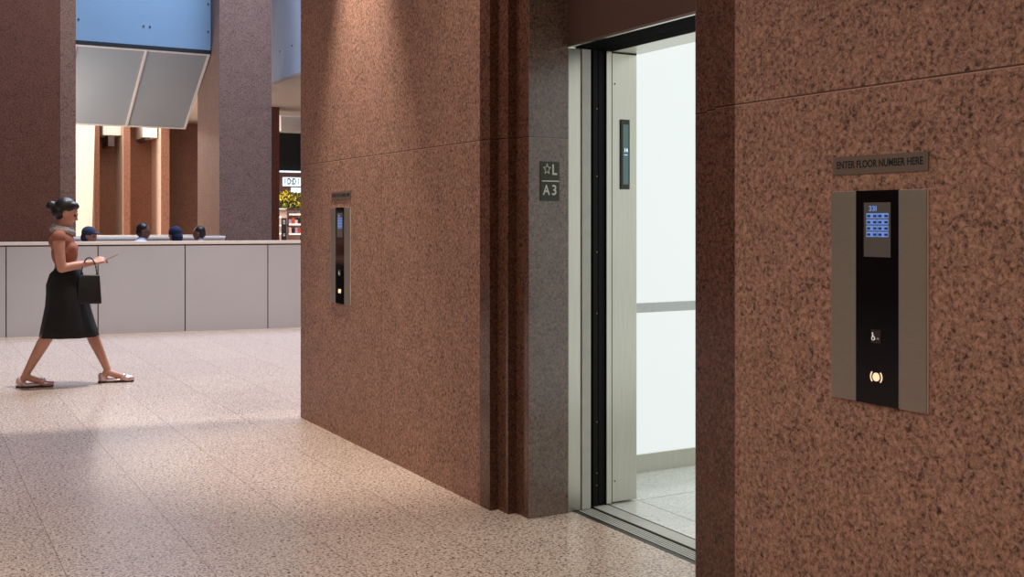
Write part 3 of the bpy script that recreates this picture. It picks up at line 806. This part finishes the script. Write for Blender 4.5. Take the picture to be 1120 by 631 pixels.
# --- seated people behind the balustrade
def seated(px, ytop, t, yaw, label, skin, top_m, hat=None, hair=True):
    X, Y, _ = at(px, t=t)
    zh = zz(ytop, t)                       # crown height
    dz = zh-1.30
    o = thing('person', (X, Y, 0), label, 'person', rz=yaw)
    bm = B()
    hd = Vector((.02,0,1.185+dz)); R = Matrix.Rotation(radians(8), 3, 'Y')
    face_parts(bm, hd, R, 1.08)
    zs = dz
    chain(bm, [((.0,0,1.13+zs),.058), ((-.02,0,1.0+zs),.062)])
    ball(bm, (-.03,0,.96+zs), (.11,.19,.10)); ball(bm, (-.02,0,.80+zs), (.12,.16,.18)); ball(bm, (-.02,0,.62), (.13,.17,.16))
    for s_ in (-1,1):
        chain(bm, [((-.03,s_*.20,.96+zs),.062), ((.04,s_*.24,.74+zs*.5),.048), ((.05,s_*.23,.72+zs*.5),.046), ((.27,s_*.12,.70+zs*.5),.030)])
        Rh = Matrix.Rotation(-s_*.35, 3, 'Z')
        hand(bm, (.27,s_*.12,.70+zs*.5), Rh, 1.0, .35, side=-s_)
        chain(bm, [((0,s_*.10,.55),.095), ((.40,s_*.13,.52),.068), ((.43,s_*.13,.48),.062), ((.42,s_*.13,.10),.042)])
        chain(bm, [((.42,s_*.13,.07),.036), ((.58,s_*.14,.035),.030)])
    fuse('body', bm, skin, o, .012, 3)
    bm = B()
    ball(bm, (-.03,0,.96+zs), (.125,.205,.112)); ball(bm, (-.02,0,.80+zs), (.137,.178,.19)); ball(bm, (-.02,0,.66), (.145,.182,.12))
    cap(bm, (-.012,0,1.055+zs), .070, (-.02,0,1.0+zs), .085)
    for s_ in (-1,1): chain(bm, [((-.03,s_*.20,.965+zs),.074), ((.04,s_*.24,.75+zs*.5),.062), ((.16,s_*.18,.715+zs*.5),.048)])
    fuse('shirt', bm, top_m, o, .012, 3)
    bm = B()
    ball(bm, (-.02,0,.56), (.145,.185,.10))
    for s_ in (-1,1): chain(bm, [((0,s_*.10,.55),.105), ((.40,s_*.13,.52),.080), ((.43,s_*.13,.48),.075), ((.42,s_*.13,.13),.060)])
    fuse('trousers', bm, M['trouser'], o, .013, 3)
    for s_ in (-1,1):
        bm = B(); ball(bm, (.50,s_*.135,.040), (.135,.048,.040)); build('shoe', bm, M['leather'], o, smooth=True, world=False)
    def q(v): return hd+R@(Vector(v)*1.08)
    if hair:
        bm = B(); ball(bm, q((-.024,0,.036)), (.098,.086,.090), R.to_euler()); ball(bm, q((-.05,0,-.02)), (.068,.080,.070), R.to_euler())
        fuse('hair', bm, M['hair'], o, .010, 3)
    if hat:
        bm = B(); ball(bm, q((-.022,0,.040)), (.106,.094,.092), R.to_euler()); ball(bm, q((-.045,0,-.03)), (.082,.088,.090), R.to_euler())
        if hat[1] == 'cap': ball(bm, q((.105,0,.045)), (.060,.066,.010), R.to_euler())
        fuse('cap' if hat[1] == 'cap' else 'headscarf', bm, hat[0], o, .010, 3)
    eyes(o, hd, R, 1.08)
    # seat under the figure
    c = thing('stool', (X, Y, 0), 'plain wooden stool under the '+label.split(' seated')[0], 'stool', 'stools behind the balustrade', rz=yaw)
    build('seat', box(B(), -.17, .17, -.19, .19, .405, .445), M['wood'], c, bevel=.01, world=False)
    for a_ in (-.13,.13):
        for b_ in (-.15,.15): build('leg', tube(B(), (a_,b_,0), (a_,b_,.405), .014, .018, 12), M['wood'], c, world=False)
    return o
cr = radians(-29.4)
seated(97, 249.0, 15.6, cr+radians(-8), 'man in a blue grey cap seated facing right, leftmost behind balustrade', M['skin'], M['bluegrey'], hat=(M['bluegrey'],'cap'), hair=False)
seated(156, 244.8, 16.9, cr+radians(10), 'dark-haired man in a pale lilac shirt seated facing right before the fins', M['skin_dark'], M['shirt'])
seated(192, 248.8, 15.9, cr+radians(150), 'person in a navy headscarf seated with back turned behind the balustrade', M['skin'], M['navy'], hat=(M['navy'],'scarf'), hair=False)
seated(218.5, 247.8, 18.8, cr+radians(185), 'dark-haired man in grey seated facing left in front of the broad column', M['skin_dark'], M['greyshirt'])

# ------------------------------------------------------------------ lights
def light(kind, name, loc, energy, col, size=.1, rot=(0,0,0), spot=None, blend=.5, size_y=None, spread=None):
    d = bpy.data.lights.new(name, kind); d.energy = energy; d.color = col
    if kind == 'AREA':
        d.size = size
        if size_y: d.shape = 'RECTANGLE'; d.size_y = size_y
        if spread: d.spread = spread
    elif kind == 'SPOT':
        d.shadow_soft_size = size; d.spot_size = radians(spot); d.spot_blend = blend
    else: d.shadow_soft_size = size
    o = bpy.data.objects.new(name, d); COL.objects.link(o); o.location = loc; o.rotation_euler = rot
    return o
WARM = (1, .89, .79); NEUT = (1, .94, .88)
LZ = CEIL-.03
for i, (x, y, e, sp, tl) in enumerate(((2.12,6.28,600,47,4),(2.12,4.72,110,46,4),(.2,2.0,185,100,0),(.2,-.4,150,100,0),(.0,4.6,60,100,0),(-1.1,4.4,260,50,0),(-3.6,1.6,150,100,0),(-3.6,6.0,120,100,0))):
    n = thing('downlight', (x, y, CEIL), 'recessed round ceiling downlight over the hall', 'ceiling light', 'hall downlights')
    bm = tube(B(), (x,y,CEIL-.012), (x,y,CEIL), .075, seg=32); build('bezel', bm, M['white'], n)
    bm = tube(B(), (x,y,CEIL-.016), (x,y,CEIL-.0125), .06, seg=32); build('lens', bm, M['lampglow'], n)
    light('SPOT', 'downlight_lamp', (x,y,CEIL-.03), e, WARM, .04, rot=(0,radians(-tl),0), spot=sp, blend=.9)
light('AREA', 'hall_cove_light', (-2.5, 3.2, CEIL-.05), 150, NEUT, 6, size_y=7)
# atrium: high lamps and daylight from the roof light
light('SPOT', 'atrium_lamp', (2.6, 9.5, 9.0), 2600, NEUT, .15, spot=72, blend=.4)
light('AREA', 'roof_daylight', (6.5, 16, 11.5), 2600, (.62,.74,1), 7, size_y=8)
light('AREA', 'gallery_light', (3.2, 29.5, 4.45), 520, NEUT, 7, size_y=9)
light('AREA', 'fin_fill_light', (-1.2, 29.5, 2.7), 900, NEUT, 3, rot=(radians(90),0,radians(-52)), size_y=3)  # unseen fill, placed to brighten the left faces of the fins
light('AREA', 'column_fill_light', (.8, 21.9, 3.0), 130, NEUT, 1.2, rot=(0,radians(-90),0), size_y=1.2)  # unseen fill added behind the left column to brighten the broad column's side
light('AREA', 'shop_fill_light', (sx(320), 27.9, 2.2), 22, NEUT, 1.5, rot=(radians(35),0,0), size_y=.4)  # unseen fill added in front of the shop to brighten its shelves
light('AREA', 'car_ceiling_light', (4.1, 3.768, CZ-.01), 6, (.93,1,.97), 1.2, size_y=1.4)
w = bpy.data.worlds.new('World'); scn.world = w; w.use_nodes = True
w.node_tree.nodes['Background'].inputs[0].default_value = (.55,.66,.9,1)
w.node_tree.nodes['Background'].inputs[1].default_value = .22

# ------------------------------------------------------------------ camera
cd = bpy.data.cameras.new('camera'); cam = bpy.data.objects.new('camera', cd); COL.objects.link(cam)
cam.location = (0,0,HC); cam.rotation_euler = (radians(90), 0, -math.atan2(SA, CA))
cd.sensor_width = 36; cd.lens = F/1120*36; cd.shift_y = -(315.5-HOR)/1120; cd.clip_end = 200; cd.clip_start = .05
scn.camera = cam
scn.view_settings.view_transform = 'Standard'; scn.view_settings.look = 'None'
scn.view_settings.exposure = 0; scn.view_settings.gamma = 1; scn.view_settings.use_curve_mapping = False
scn.cycles.use_denoising = True
scn.cycles.max_bounces = 8
